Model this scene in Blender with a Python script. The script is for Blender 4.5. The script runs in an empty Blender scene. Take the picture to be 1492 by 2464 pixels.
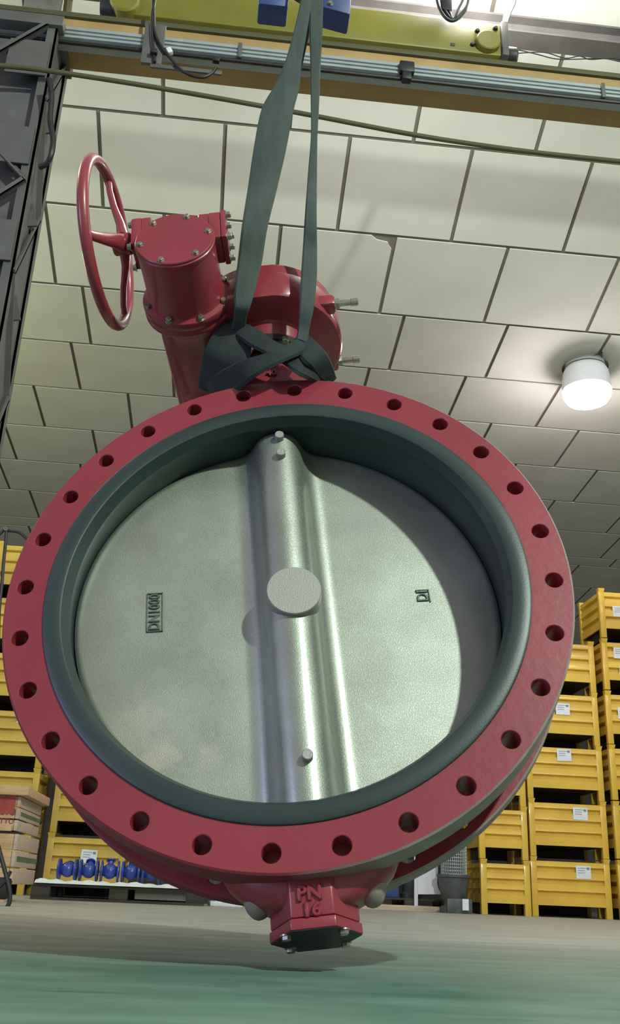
import bpy, bmesh, math, random
from mathutils import Vector, Matrix, noise
random.seed(7)
C = bpy.context.scene.collection
scene = bpy.context.scene
PI = math.pi

# ------------------------------------------------------------------ camera
F, CX, CY = 2300.0, 746.0, 1232.0            # focal length in pixels, frame 1492 x 2464
pitch, roll, yaw = math.radians(21.65), .043, .083
fw = Vector((math.sin(yaw)*math.cos(pitch), math.cos(yaw)*math.cos(pitch), math.sin(pitch)))
r0 = Vector((math.cos(yaw), -math.sin(yaw), 0)); d0 = fw.cross(r0)
RT = math.cos(roll)*r0 - math.sin(roll)*d0
DN = math.sin(roll)*r0 + math.cos(roll)*d0
CAM = Vector((0, 0, .135))
cd = bpy.data.cameras.new('camera'); cam = bpy.data.objects.new('camera', cd); C.objects.link(cam)
M = Matrix((RT, -DN, -fw)).transposed().to_4x4(); M.translation = CAM
cam.matrix_world = M
cd.sensor_fit = 'HORIZONTAL'; cd.sensor_width = 36; cd.lens = F/1492*36; cd.clip_start = .02
scene.camera = cam

# ------------------------------------------------------------------ world, lights, exposure
w = bpy.data.worlds.new('hall'); scene.world = w; w.use_nodes = True
bgn = w.node_tree.nodes['Background']; bgn.inputs[0].default_value = (.98, .97, .93, 1); bgn.inputs[1].default_value = .18
vs = scene.view_settings
vs.view_transform = 'Standard'; vs.look = 'None'; vs.gamma = 1; vs.use_curve_mapping = False; vs.exposure = 0.9

def lamp_light(name, loc, power, col, size, aim=None, kind='POINT', spread=None):
    l = bpy.data.lights.new(name, kind); l.energy = power; l.color = col
    if kind == 'AREA':
        l.shape = 'DISK'; l.size = size
        if spread: l.spread = spread
    else: l.shadow_soft_size = size
    o = bpy.data.objects.new(name, l); C.objects.link(o); o.location = loc
    if aim: o.rotation_euler = (Vector(aim)-Vector(loc)).to_track_quat('-Z', 'Y').to_euler()
    return o
# high-bay key lamp near right; the others are unseen, added to brighten the ceiling
lamp_light('unseen_hall_light', (3.05, -2.95, 4.95), 1050, (.83, 1.0, .86), .12)
lamp_light('unseen_hall_light', (-3.4, 4.0, 5.25), 95, (.95, 1.0, .74), .3)
lamp_light('unseen_hall_light', (1.2, 4.0, 5.25), 105, (1.0, .98, .95), .3)
lamp_light('unseen_hall_light', (5.8, 4.0, 5.25), 100, (1.0, .97, .95), .3)
lamp_light('unseen_hall_light', (-4.6, 7.4, 4.2), 95, (.93, 1.0, .5), .3)  # added to tint the left of the ceiling yellow-green
# unseen blue light added at the left for its bluish tint
lamp_light('blue_fill', (-7.0, -2.0, 1.9), 110, (.50, .55, 1.0), 3.0, (0, 2, .8), 'AREA')

# ------------------------------------------------------------------ helpers
def lin(c):
    return tuple(((x/255)/12.92 if x/255 <= .04045 else ((x/255+.055)/1.055)**2.4) for x in c)
MATS = {}
def mat(name, col, rough=.5, metal=0, var=.08, scale=8, bump=0, bscale=60, col2=None, spec=.5, coat=0, detail=4, stretch=None, emit=0, mixr=(.35, .7), cell=None):
    m = bpy.data.materials.new(name); m.use_nodes = True; nt = m.node_tree; b = nt.nodes['Principled BSDF']
    c = lin(col)
    tc = nt.nodes.new('ShaderNodeTexCoord'); mp = nt.nodes.new('ShaderNodeMapping')
    nt.links.new(tc.outputs['Object'], mp.inputs[0])
    if stretch: mp.inputs['Scale'].default_value = stretch
    n = nt.nodes.new('ShaderNodeTexNoise'); n.inputs['Scale'].default_value = scale; n.inputs['Detail'].default_value = detail
    nt.links.new(mp.outputs[0], n.inputs['Vector'])
    rp = nt.nodes.new('ShaderNodeValToRGB'); rp.color_ramp.elements[0].position = mixr[0]; rp.color_ramp.elements[1].position = mixr[1]
    c2 = lin(col2) if col2 else tuple(x*(1+var) for x in c)
    c1 = c if col2 else tuple(x*(1-var) for x in c)
    rp.color_ramp.elements[0].color = (*c1, 1); rp.color_ramp.elements[1].color = (*c2, 1)
    nt.links.new(n.outputs[0], rp.inputs[0]); nt.links.new(rp.outputs[0], b.inputs['Base Color'])
    b.inputs['Roughness'].default_value = rough; b.inputs['Metallic'].default_value = metal
    b.inputs['Specular IOR Level'].default_value = spec
    b.inputs['Coat Weight'].default_value = coat; b.inputs['Coat Roughness'].default_value = .12
    if bump:
        n2 = nt.nodes.new('ShaderNodeTexNoise'); n2.inputs['Scale'].default_value = bscale; n2.inputs['Detail'].default_value = 3
        nt.links.new(mp.outputs[0], n2.inputs['Vector'])
        bp = nt.nodes.new('ShaderNodeBump'); bp.inputs['Strength'].default_value = bump; bp.inputs['Distance'].default_value = .002
        nt.links.new(n2.outputs[0], bp.inputs['Height']); nt.links.new(bp.outputs[0], b.inputs['Normal'])
    if emit:
        b.inputs['Emission Color'].default_value = (*c, 1); b.inputs['Emission Strength'].default_value = emit
    MATS[name] = m; return m
def emission(name, col, s):
    m = bpy.data.materials.new(name); m.use_nodes = True; nt = m.node_tree; nt.nodes.clear()
    e = nt.nodes.new('ShaderNodeEmission'); e.inputs[0].default_value = (*lin(col), 1); e.inputs[1].default_value = s
    o = nt.nodes.new('ShaderNodeOutputMaterial'); nt.links.new(e.outputs[0], o.inputs[0]); return m

def smooth(bm, ang=32):
    a = math.radians(ang); bm.normal_update()
    for f in bm.faces: f.smooth = True
    for e in bm.edges:
        if len(e.link_faces) == 2 and e.calc_face_angle(0) > a: e.smooth = False
def mesh(name, bm, m, ang=32, recalc=True):
    if recalc: bmesh.ops.recalc_face_normals(bm, faces=bm.faces[:])
    smooth(bm, ang)
    me = bpy.data.meshes.new(name); bm.to_mesh(me); bm.free()
    if m: me.materials.append(m)
    return me
def obj(name, bm, m, parent=None, loc=None, rot=None, ang=32):
    me = bm if isinstance(bm, bpy.types.Mesh) else mesh(name, bm, m, ang)
    o = bpy.data.objects.new(name, me); C.objects.link(o)
    if parent: o.parent = parent
    if loc: o.location = loc
    if rot: o.rotation_euler = rot
    return o
def tag(o, label=None, cat=None, group=None, kind=None):
    for k, v in (('label', label), ('category', cat), ('group', group), ('kind', kind)):
        if v: o[k] = v
    return o
def thing(name, label, cat, loc=(0, 0, 0), rotz=0, group=None):
    o = bpy.data.objects.new(name, None); C.objects.link(o); o.location = loc; o.rotation_euler = (0, 0, rotz); o.empty_display_size = .1
    return tag(o, label, cat, group)
def dup(o, parent=None):
    c = o.copy(); C.objects.link(c)
    if parent: c.parent = parent
    for ch in list(o.children): dup(ch, c)
    return c
def B(): return bmesh.new()
def box(bm, x0, x1, y0, y1, z0, z1, bev=0, mtx=None):
    v = [bm.verts.new((x, y, z)) for x in (x0, x1) for y in (y0, y1) for z in (z0, z1)]
    fs = [bm.faces.new([v[i] for i in q]) for q in ((0, 1, 3, 2), (4, 6, 7, 5), (0, 4, 5, 1), (2, 3, 7, 6), (0, 2, 6, 4), (1, 5, 7, 3))]
    if bev:
        es = {e for f in fs for e in f.edges}
        r = bmesh.ops.bevel(bm, geom=list(es), offset=bev, segments=2, affect='EDGES', profile=.5)
        v = list({q for f in r['faces'] for q in f.verts} | {q for q in v if q.is_valid})
    if mtx: bmesh.ops.transform(bm, matrix=mtx, verts=v)
    return bm
def rings(bm, rs, close=True, cap=True):
    R = [[bm.verts.new(p) for p in r] for r in rs]; n = len(R[0])
    for a, b in zip(R, R[1:]):
        for i in range(n if close else n-1):
            j = (i+1) % n
            try: bm.faces.new((a[i], a[j], b[j], b[i]))
            except ValueError: pass
    if cap and close:
        for r in (R[0], R[-1]):
            try: bm.faces.new(r)
            except ValueError: pass
    return R
def basis(d):
    d = Vector(d).normalized(); u = d.orthogonal().normalized(); return u, d.cross(u)
def lathe(bm, prof, n=48, o=(0, 0, 0), ax='Z', cap=True):
    """prof: (radius, height) pairs along the axis."""
    rs = []
    for r, h in prof:
        ring = []
        for i in range(n):
            a = 2*PI*i/n; c, s = r*math.cos(a), r*math.sin(a)
            p = {'Z': (c, s, h), 'Y': (c, h, s), 'X': (h, c, s)}[ax]
            ring.append((p[0]+o[0], p[1]+o[1], p[2]+o[2]))
        rs.append(ring)
    rings(bm, rs, True, cap); return bm
def tube(bm, pts, r, n=10, closed=False, cap=True):
    pts = [Vector(p) for p in pts]; m = len(pts); rs = []; u = None
    for i, p in enumerate(pts):
        if closed: t = pts[(i+1) % m]-pts[i-1]
        else: t = pts[min(i+1, m-1)]-pts[max(i-1, 0)]
        t.normalize()
        if u is None: u = t.orthogonal().normalized()
        u = (u - t*u.dot(t)).normalized(); v = t.cross(u)
        rr = r[i] if isinstance(r, (list, tuple)) else r
        rs.append([p+rr*(math.cos(2*PI*k/n)*u+math.sin(2*PI*k/n)*v) for k in range(n)])
    if closed: rs.append(rs[0])
    rings(bm, rs, True, cap and not closed)
    if closed: bmesh.ops.remove_doubles(bm, verts=bm.verts[:], dist=1e-6)
    return bm
def spline(pts, k=6):
    """Catmull-Rom through tuples of any length."""
    P = [tuple(p) for p in pts]; P = [P[0]]+P+[P[-1]]; out = []
    for i in range(1, len(P)-2):
        for s in range(k):
            t = s/k; a, b, c, d = P[i-1:i+3]
            out.append(tuple(.5*(2*B_+(-A+C_)*t+(2*A-5*B_+4*C_-D)*t*t+(-A+3*B_-3*C_+D)*t**3) for A, B_, C_, D in zip(a, b, c, d)))
    out.append(P[-2]); return out
def prism(bm, poly, z0, z1, ax='Z', o=(0, 0, 0), bev=0):
    """poly of 2-D points extruded along an axis (Z: x,y  Y: x,z  X: y,z)."""
    f = {'Z': lambda p, h: (p[0], p[1], h), 'Y': lambda p, h: (p[0], h, p[1]), 'X': lambda p, h: (h, p[0], p[1])}[ax]
    R = rings(bm, [[Vector(f(p, h))+Vector(o) for p in poly] for h in (z0, z1)])
    if bev:
        es = {e for r in R for v in r for e in v.link_edges}
        bmesh.ops.bevel(bm, geom=list(es), offset=bev, segments=2, affect='EDGES', profile=.5)
    return bm
def hexbolt(bm, p, d, r=.009, h=.007, washer=True, stud=0):
    d = Vector(d).normalized(); u, v = basis(d); p = Vector(p)
    ring = lambda rr, hh, n=6: [p+d*hh+rr*(math.cos(2*PI*k/n)*u+math.sin(2*PI*k/n)*v) for k in range(n)]
    if washer: rings(bm, [ring(r*1.3, -.001, 12), ring(r*1.3, .0015, 12)])
    rings(bm, [ring(r, .001), ring(r, h*.85), ring(r*.82, h)])
    if stud: rings(bm, [ring(r*.55, h-.001, 10), ring(r*.55, stud, 10)])
    return bm
def text_mesh(s, size, depth, align='CENTER'):
    cu = bpy.data.curves.new('lettering', 'FONT'); cu.body = s; cu.size = size; cu.extrude = depth/2; cu.bevel_depth = depth*.25; cu.bevel_resolution = 0
    cu.align_x = align; cu.align_y = 'CENTER'; cu.resolution_u = 3
    o = bpy.data.objects.new('lettering', cu); C.objects.link(o)
    dg = bpy.context.evaluated_depsgraph_get(); me = bpy.data.meshes.new_from_object(o.evaluated_get(dg))
    bpy.data.objects.remove(o); bpy.data.curves.remove(cu); return me
def ray(x, y): return RT*((x-CX)/F)+DN*((y-CY)/F)+fw
def at(x, y, Y):
    """world point on the vertical plane at distance Y seen at photo pixel (x, y)"""
    d = ray(x, y); return CAM+d*((Y-CAM.y)/d.y)

# valve pose in the world (leans back and to the left as it hangs)
RV = Matrix(((.98, .172, -.097), (-.14, .952, .274), (.139, -.255, .957)))
TV = Vector((.117, 1.996, .758))
a0 = RV.col[2].normalized(); b0 = (RV.col[1]-a0*RV.col[1].dot(a0)).normalized()
RVo = Matrix((b0.cross(a0), b0, a0)).transposed(); RVi = RVo.transposed()
def atv(x, y, yl):
    """point in valve coordinates on its plane y = yl seen at photo pixel (x, y)"""
    o = RVi @ (CAM-TV); d = RVi @ ray(x, y); return o+d*((yl-o.y)/d.y)

# ------------------------------------------------------------------ materials
red = mat('red_enamel', (140, 48, 58), .36, 0, .10, 3, .25, 45, coat=.25)
bossgrey = mat('bare_highlight_grey', (150, 134, 128), .6, 0, .2, 20)
def red_grey_rim():
    # rim colour blends from red on the left to grey on the right
    m = mat('rim_red_to_grey', (146, 130, 124), .6, 0, .15, 20); nt = m.node_tree; b = nt.nodes['Principled BSDF']
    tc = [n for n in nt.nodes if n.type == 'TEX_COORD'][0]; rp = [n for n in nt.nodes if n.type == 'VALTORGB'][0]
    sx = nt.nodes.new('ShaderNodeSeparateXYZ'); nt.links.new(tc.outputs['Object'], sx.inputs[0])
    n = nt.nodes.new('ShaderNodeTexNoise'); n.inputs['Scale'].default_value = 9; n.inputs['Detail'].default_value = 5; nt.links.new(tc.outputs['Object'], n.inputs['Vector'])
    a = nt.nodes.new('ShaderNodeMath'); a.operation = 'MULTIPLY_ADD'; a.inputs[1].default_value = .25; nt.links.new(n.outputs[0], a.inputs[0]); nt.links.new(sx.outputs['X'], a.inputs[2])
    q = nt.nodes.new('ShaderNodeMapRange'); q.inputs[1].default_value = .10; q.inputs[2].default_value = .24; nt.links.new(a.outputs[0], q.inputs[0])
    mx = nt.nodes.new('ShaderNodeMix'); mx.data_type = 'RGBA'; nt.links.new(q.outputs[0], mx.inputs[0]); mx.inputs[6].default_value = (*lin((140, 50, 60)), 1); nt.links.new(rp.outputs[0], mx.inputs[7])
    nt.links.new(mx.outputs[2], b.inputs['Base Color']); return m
redgreyrim = red_grey_rim()
rubber = mat('green_black_rubber', (42, 54, 54), .42, 0, .12, 5, .1, 200)
def cast_metal():
    m = mat('cast_nickel_steel', (138, 141, 130), .40, .66, .10, 7, .35, 520, col2=(156, 160, 148), spec=.5, coat=1.0)
    nt = m.node_tree; b = nt.nodes['Principled BSDF']; rp = [n for n in nt.nodes if n.type == 'VALTORGB'][0]
    tc = [n for n in nt.nodes if n.type == 'TEX_COORD'][0]
    # gritty lighter patch at the lower left rim and a brown stain beside the rib
    def blob(c, r, soft):
        d = nt.nodes.new('ShaderNodeVectorMath'); d.operation = 'DISTANCE'; d.inputs[1].default_value = c
        nn = nt.nodes.new('ShaderNodeTexNoise'); nn.inputs['Scale'].default_value = 14; nn.inputs['Detail'].default_value = 6
        nt.links.new(tc.outputs['Object'], nn.inputs['Vector']); nt.links.new(tc.outputs['Object'], d.inputs[0])
        a = nt.nodes.new('ShaderNodeMath'); a.operation = 'MULTIPLY_ADD'; a.inputs[1].default_value = .22; nt.links.new(nn.outputs[0], a.inputs[0]); nt.links.new(d.outputs['Value'], a.inputs[2])
        mr = nt.nodes.new('ShaderNodeMapRange'); mr.inputs[1].default_value = r+.11; mr.inputs[2].default_value = r+.11+soft; mr.inputs[3].default_value = 1; mr.inputs[4].default_value = 0
        nt.links.new(a.outputs[0], mr.inputs[0]); return mr.outputs[0]
    cur = rp.outputs[0]; rough = None
    for c, r, s, col, amt in (((-.36, .1, -.29), .10, .06, (186, 178, 164), .55), ((-.27, .1, -.36), .07, .05, (186, 178, 164), .55), ((-.10, .12, -.10), .03, .05, (142, 104, 92), .5),
                              ((-.34, .1, .02), .02, .05, (140, 140, 132), .5), ((.02, .1, .43), .05, .1, (150, 140, 136), .6), ((.25, .16, .3), .08, .14, (150, 142, 138), .5)):
        k = blob(c, r, s); mu = nt.nodes.new('ShaderNodeMath'); mu.operation = 'MULTIPLY'; mu.inputs[1].default_value = amt; nt.links.new(k, mu.inputs[0])
        mx = nt.nodes.new('ShaderNodeMix'); mx.data_type = 'RGBA'; nt.links.new(mu.outputs[0], mx.inputs[0]); nt.links.new(cur, mx.inputs[6]); mx.inputs[7].default_value = (*lin(col), 1); cur = mx.outputs[2]
    nt.links.new(cur, b.inputs['Base Color'])
    # fine speckle in the roughness: as-cast surface glitters
    sp = nt.nodes.new('ShaderNodeTexNoise'); sp.inputs['Scale'].default_value = 330; sp.inputs['Detail'].default_value = 1; nt.links.new(tc.outputs['Object'], sp.inputs['Vector'])
    mr = nt.nodes.new('ShaderNodeMapRange'); mr.inputs[1].default_value = .35; mr.inputs[2].default_value = .65; mr.inputs[3].default_value = .36; mr.inputs[4].default_value = .54; b.inputs['Coat Roughness'].default_value = .24; b.inputs['Coat IOR'].default_value = 2.0
    nt.links.new(sp.outputs[0], mr.inputs[0]); nt.links.new(mr.outputs[0], b.inputs['Roughness']); return m
steel_cast = cast_metal()
hubm = mat('machined_hub_steel', (158, 153, 148), .55, .5, .12, 300, .3, 300)
zinc = mat('zinc_plated_bolt', (178, 172, 158), .3, .9, .1, 40)
darksteel = mat('oiled_dark_steel', (52, 46, 44), .5, .5, .2, 20)
webbing = mat('green_polyester_webbing', (58, 66, 63), .8, 0, .18, 30, .5, 160, stretch=(1, 1, .25))
webshade = mat('shaded_webbing', (34, 41, 40), .85, 0, .2, 25, .5, 160)  # darker copy of the webbing, shade of the wraps put into the colour
tilem = mat('ceiling_tile_cream', (207, 205, 194), .85, 0, .05, 1.5, .12, 90)
gapm = mat('ceiling_joint_grey', (122, 116, 102), .8, 0, .1, 3)
wallm = mat('wall_plaster_grey', (78, 74, 68), .9, 0, .06, 2)
yellow = mat('crate_yellow_paint', (214, 172, 62), .36, 0, .10, 4, .1, 30, coat=.15)
yellowd = mat('crate_ochre_paint', (190, 156, 60), .42, 0, .12, 4, .1, 30)
crateshade = mat('crate_gap_shade', (40, 34, 28), .8, 0, .2, 6)  # near-black that paints the shade under the crate base
craneyel = mat('crane_yellow_paint', (122, 114, 38), .45, 0, .10, 3)
ochre = mat('girder_ochre_paint', (166, 132, 84), .6, 0, .12, 4)
olive = mat('olive_paint_and_shade', (80, 76, 46), .7, 0, .12, 4)  # olive of bar and brace, also painted shade on the girder
alu = mat('aluminium_rail', (158, 162, 162), .45, .2, .06, 20)
greysteel = mat('grey_painted_steel', (94, 90, 87), .6, .1, .14, 6)
blackp = mat('black_rubber_cable', (30, 29, 29), .5, 0, .2, 20)
blue = mat('blue_enamel', (44, 66, 150), .35, 0, .12, 8, coat=.3)
bluehook = mat('blue_hook_paint', (52, 68, 120), .5, 0, .15, 8)
wood = mat('pale_pine_board', (206, 168, 130), .75, 0, 0, 6, .3, 40, col2=(176, 134, 96), stretch=(.6, 6, 6))
woodgrey = mat('weathered_pine_board', (196, 172, 152), .8, 0, 0, 6, .3, 40, col2=(170, 148, 130), stretch=(.6, 6, 6))
palletm = mat('dark_pallet_wood', (66, 60, 52), .85, 0, 0, 6, .3, 40, col2=(44, 40, 36), stretch=(.6, 6, 6))
redprint = mat('red_stain_print', (168, 74, 66), .75, 0, .15, 12)
inkm = mat('stencil_ink', (110, 72, 52), .8, 0, .1, 10)
greenstrap = mat('green_plastic_strap', (96, 112, 80), .5, 0, .1, 10)
paper = mat('white_paper_label', (214, 216, 224), .6, 0, .05, 30)
printm = mat('label_print_grey', (150, 152, 160), .7, 0, .1, 60)
greenprint = mat('label_print_green', (120, 150, 120), .7, 0, .1, 60)
whitep = mat('white_painted_board', (206, 204, 214), .6, 0, .05, 5)
castdark = mat('dark_cast_iron', (82, 84, 84), .6, .3, .2, 12, .3, 60)
lampbody = mat('lamp_white_housing', (206, 206, 212), .4, 0, .03, 5)
chrome = mat('polished_reflector', (190, 190, 186), .18, 1, .03, 5)
glow = emission('lamp_glass_lit', (255, 248, 252), 26)

def floor_material():
    m = mat('green_painted_concrete', (96, 138, 120), .42, 0, .1, 3)
    nt = m.node_tree; b = nt.nodes['Principled BSDF']; tc = [n for n in nt.nodes if n.type == 'TEX_COORD'][0]
    def nz(scale, det, st=(1, 1, 1)):
        mp = nt.nodes.new('ShaderNodeMapping'); mp.inputs['Scale'].default_value = st; nt.links.new(tc.outputs['Object'], mp.inputs[0])
        n = nt.nodes.new('ShaderNodeTexNoise'); n.inputs['Scale'].default_value = scale; n.inputs['Detail'].default_value = det; nt.links.new(mp.outputs[0], n.inputs['Vector']); return n.outputs[0]
    # worn green coating gives way to bare dusty concrete farther in
    sx = nt.nodes.new('ShaderNodeSeparateXYZ'); nt.links.new(tc.outputs['Object'], sx.inputs[0])
    a = nt.nodes.new('ShaderNodeMath'); a.operation = 'MULTIPLY_ADD'; a.inputs[1].default_value = 1.6; nt.links.new(nz(1.3, 6, (.5, 1.2, 1)), a.inputs[0]); nt.links.new(sx.outputs['Y'], a.inputs[2])
    mr = nt.nodes.new('ShaderNodeMapRange'); mr.inputs[1].default_value = 2.5; mr.inputs[2].default_value = 4.6; nt.links.new(a.outputs[0], mr.inputs[0])
    def mix(fac, ca, cb):
        mx = nt.nodes.new('ShaderNodeMix'); mx.data_type = 'RGBA'
        nt.links.new(fac, mx.inputs[0])
        for k, c in ((6, ca), (7, cb)):
            if isinstance(c, tuple): mx.inputs[k].default_value = (*lin(c), 1)
            else: nt.links.new(c, mx.inputs[k])
        return mx.outputs[2]
    def ramp(v, lo, hi):
        q = nt.nodes.new('ShaderNodeMapRange'); q.inputs[1].default_value = lo; q.inputs[2].default_value = hi; nt.links.new(v, q.inputs[0]); return q.outputs[0]
    g = mix(ramp(nz(5, 6, (.6, 1.6, 1)), .38, .66), (74, 112, 97), (98, 131, 117))
    g = mix(ramp(nz(11, 8, (.4, 2, 1)), .60, .78), g, (54, 84, 72))
    nw = nt.nodes.new('ShaderNodeMath'); nw.operation = 'MULTIPLY_ADD'; nw.inputs[1].default_value = .10; nt.links.new(nz(6, 5, (.6, 2, 1)), nw.inputs[0]); nt.links.new(sx.outputs['Y'], nw.inputs[2])
    nx = nt.nodes.new('ShaderNodeMath'); nx.operation = 'MULTIPLY_ADD'; nx.inputs[1].default_value = .20; nt.links.new(sx.outputs['X'], nx.inputs[0]); nt.links.new(nw.outputs[0], nx.inputs[2])
    band = nt.nodes.new('ShaderNodeMath'); band.operation = 'COMPARE'; band.inputs[1].default_value = 1.005; band.inputs[2].default_value = .028; nt.links.new(nx.outputs[0], band.inputs[0])
    fx = ramp(sx.outputs['X'], .05, -.15); bf = nt.nodes.new('ShaderNodeMath'); bf.operation = 'MULTIPLY'; nt.links.new(band.outputs[0], bf.inputs[0]); nt.links.new(fx, bf.inputs[1])
    b2 = nt.nodes.new('ShaderNodeMath'); b2.operation = 'MULTIPLY'; b2.inputs[1].default_value = .6; nt.links.new(bf.outputs[0], b2.inputs[0])
    g = mix(b2.outputs[0], g, (58, 84, 74))
    c = mix(ramp(nz(4, 6, (.5, 2, 1)), .35, .65), (150, 149, 143), (170, 168, 162))
    nt.links.new(mix(mr.outputs[0], g, c), b.inputs['Base Color'])
    rr = nt.nodes.new('ShaderNodeMapRange'); rr.inputs[3].default_value = .38; rr.inputs[4].default_value = .6; nt.links.new(nz(6, 4), rr.inputs[0]); nt.links.new(rr.outputs[0], b.inputs['Roughness'])
    return m
floorm = floor_material()

# ------------------------------------------------------------------ setting: floor, ceiling, far wall
bm = B(); box(bm, -14, 16, -6, 18, -.2, 0); obj('floor', bm, floorm)['kind'] = 'structure'
H0 = .135
prof = [(3.55, 6.72), (4.42, 6.40), (5.20, 6.09), (5.964, 5.641+H0), (6.742, 5.320+H0), (7.584, 5.085+H0), (8.417, 4.979+H0), (9.269, 4.915+H0), (10.119, 4.849+H0), (10.971, 4.783+H0), (11.82, 4.723+H0), (12.671, 4.664+H0), (12.97, 4.644+H0), (13.82, 4.585+H0), (14.67, 4.525+H0), (15.52, 4.465+H0), (16.37, 4.405+H0), (17.22, 4.345+H0)]
X0, X1 = -9, 13
bm = B(); up = .10
rings(bm, [[(X0, y, z+.006), (X1, y, z+.006), (X1, y, z+.02+up), (X0, y, z+.02+up)] for y, z in prof])
ceil = obj('ceiling', bm, gapm, ang=10); ceil['kind'] = 'structure'
offs = {0: .1, 1: .59, 2: .2, 3: -.309, 4: -.795+1, 5: -.556, 6: -.755+1, 7: -.253, 8: -.715+1, 9: .05, 10: .3, 11: .55, 12: .1, 13: .6, 14: .85, 15: .35, 16: .1}
bm = B(); box(bm, -.484, .484, -.5, .5, -.006, .006); tile_me = mesh('tile', bm, tilem)
bm = B(); prism(bm, [(-.484, -.5), (.29, -.5), (.34, -.455), (.44, -.435), (.455, -.40), (.484, -.36), (.484, .5), (-.484, .5)], -.006, .006); tile_cut = mesh('tile', bm, tilem)
for r in range(len(prof)-1):
    (y0, z0), (y1, z1) = prof[r], prof[r+1]; L = math.hypot(y1-y0, z1-z0); an = math.atan2(z1-z0, y1-y0)
    span = (y0+y1)/2*.42+1.4
    for k in range(-9, 13):
        x = offs.get(r, 0)+k
        if abs(x+.5-.08*y0) > span+.4 or x < X0+.5 or x > X1-.5: continue
        t = obj('tile', tile_cut if (r, k) == (4, 0) else tile_me, None, ceil)
        t.location = (x+.5, (y0+y1)/2, (z0+z1)/2-.004); t.rotation_euler = (an, 0, 0)
        t.scale = (1, max(L-.030, .05), 1)
bm = B(); box(bm, X0, X1, 17.24, 17.5, 0, 4.7); obj('wall_back', bm, wallm)['kind'] = 'structure'

# ------------------------------------------------------------------ the butterfly valve
V = thing('butterfly_valve', 'large red flanged butterfly valve with handwheel gearbox hanging tilted from green slings', 'valve')
Mv = RVo.to_4x4(); Mv.translation = TV; V.matrix_world = Mv
YB = .235                                      # face to face
YM = .117                                      # stem plane
NB = 28; RK = .58; RH = .0185; RO = .619; RI = .530
def drilled(bm, r0_, r1_, y0, y1, ch=.004):
    """annulus y0..y1 with 28 through holes, outer rim chamfered"""
    nd = 24
    half = PI/NB
    faces = {}
    for k in range(NB):
        th0 = (k+.5)*2*PI/NB
        a, lo, hi = half*RK, r0_-RK, r1_-ch-RK
        dirs = sorted([2*PI*i/nd for i in range(nd)] + [math.atan2(v, u) % (2*PI) for u in (-a, a) for v in (lo, hi)])
        clean = []
        for d in dirs:
            if not clean or d-clean[-1] > 1e-3: clean.append(d)
        out, inn = [], []
        for d in clean:
            c, s = math.cos(d), math.sin(d); t = 1e9
            if abs(c) > 1e-9: t = min(t, a/abs(c))
            if s > 1e-9: t = min(t, hi/s)
            if s < -1e-9: t = min(t, lo/s)
            out.append((t*c, t*s)); inn.append((RH*c, RH*s))
        P = lambda uv, y: (lambda r, th: (r*math.sin(th), y, r*math.cos(th)))(RK+uv[1], th0+uv[0]/RK)
        # hole keeps round: map hole points with true geometry
        def PH(uv, y):
            cx, cz = RK*math.sin(th0), RK*math.cos(th0); tx, tz = math.cos(th0), -math.sin(th0); rx, rz = math.sin(th0), math.cos(th0)
            return (cx+uv[0]*tx+uv[1]*rx, y, cz+uv[0]*tz+uv[1]*rz)
        n = len(clean)
        for y, c_ in ((y0, 1), (y1, -1)):
            vo = [bm.verts.new(P(p, y)) for p in out]; vc = [bm.verts.new(PH((p[0]*1.08, p[1]*1.08), y)) for p in inn]; vi = [bm.verts.new(PH(p, y+c_*.0015)) for p in inn]
            for i in range(n):
                j = (i+1) % n
                bm.faces.new((vo[i], vo[j], vc[j], vc[i])); bm.faces.new((vc[i], vc[j], vi[j], vi[i]))
            faces[y] = vi
        A, Bv = faces[y0], faces[y1]
        for i in range(n):
            j = (i+1) % n; bm.faces.new((A[i], A[j], Bv[j], Bv[i]))
    bmesh.ops.remove_doubles(bm, verts=bm.verts[:], dist=2e-5)
bm = B(); drilled(bm, RI, RO, 0, .078); obj('front_flange', bm, red, V)
bm = B(); drilled(bm, RI, RO, .188, YB); obj('rear_flange', bm, red, V)
for y0, y1 in ((0, .078), (.188, YB)):          # rims of the flanges
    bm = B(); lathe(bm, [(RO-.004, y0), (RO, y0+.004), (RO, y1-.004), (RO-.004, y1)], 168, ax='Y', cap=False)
    tag(obj('flange_rim', bm, redgreyrim, V), 'flange rim, red on the left and grey on the right')
bm = B(); lathe(bm, [(.528, .07), (.556, .075), (.548, .09), (.545, YM), (.548, .18), (.556, .192), (.528, .2)], 112, ax='Y', cap=False); obj('body', bm, red, V)
# rubber liner
bm = B(); lathe(bm, [(.531, .001), (.529, -.004), (.525, -.006), (.494, -.006), (.490, -.004), (.478, .024), (.484, .045), (.487, .075), (.487, .17), (.484, .19), (.478, YB-.02), (.49, YB+.004), (.527, YB+.004)], 160, ax='Y', cap=False)
tag(obj('liner', bm, rubber, V), 'dark green rubber liner')
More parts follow.
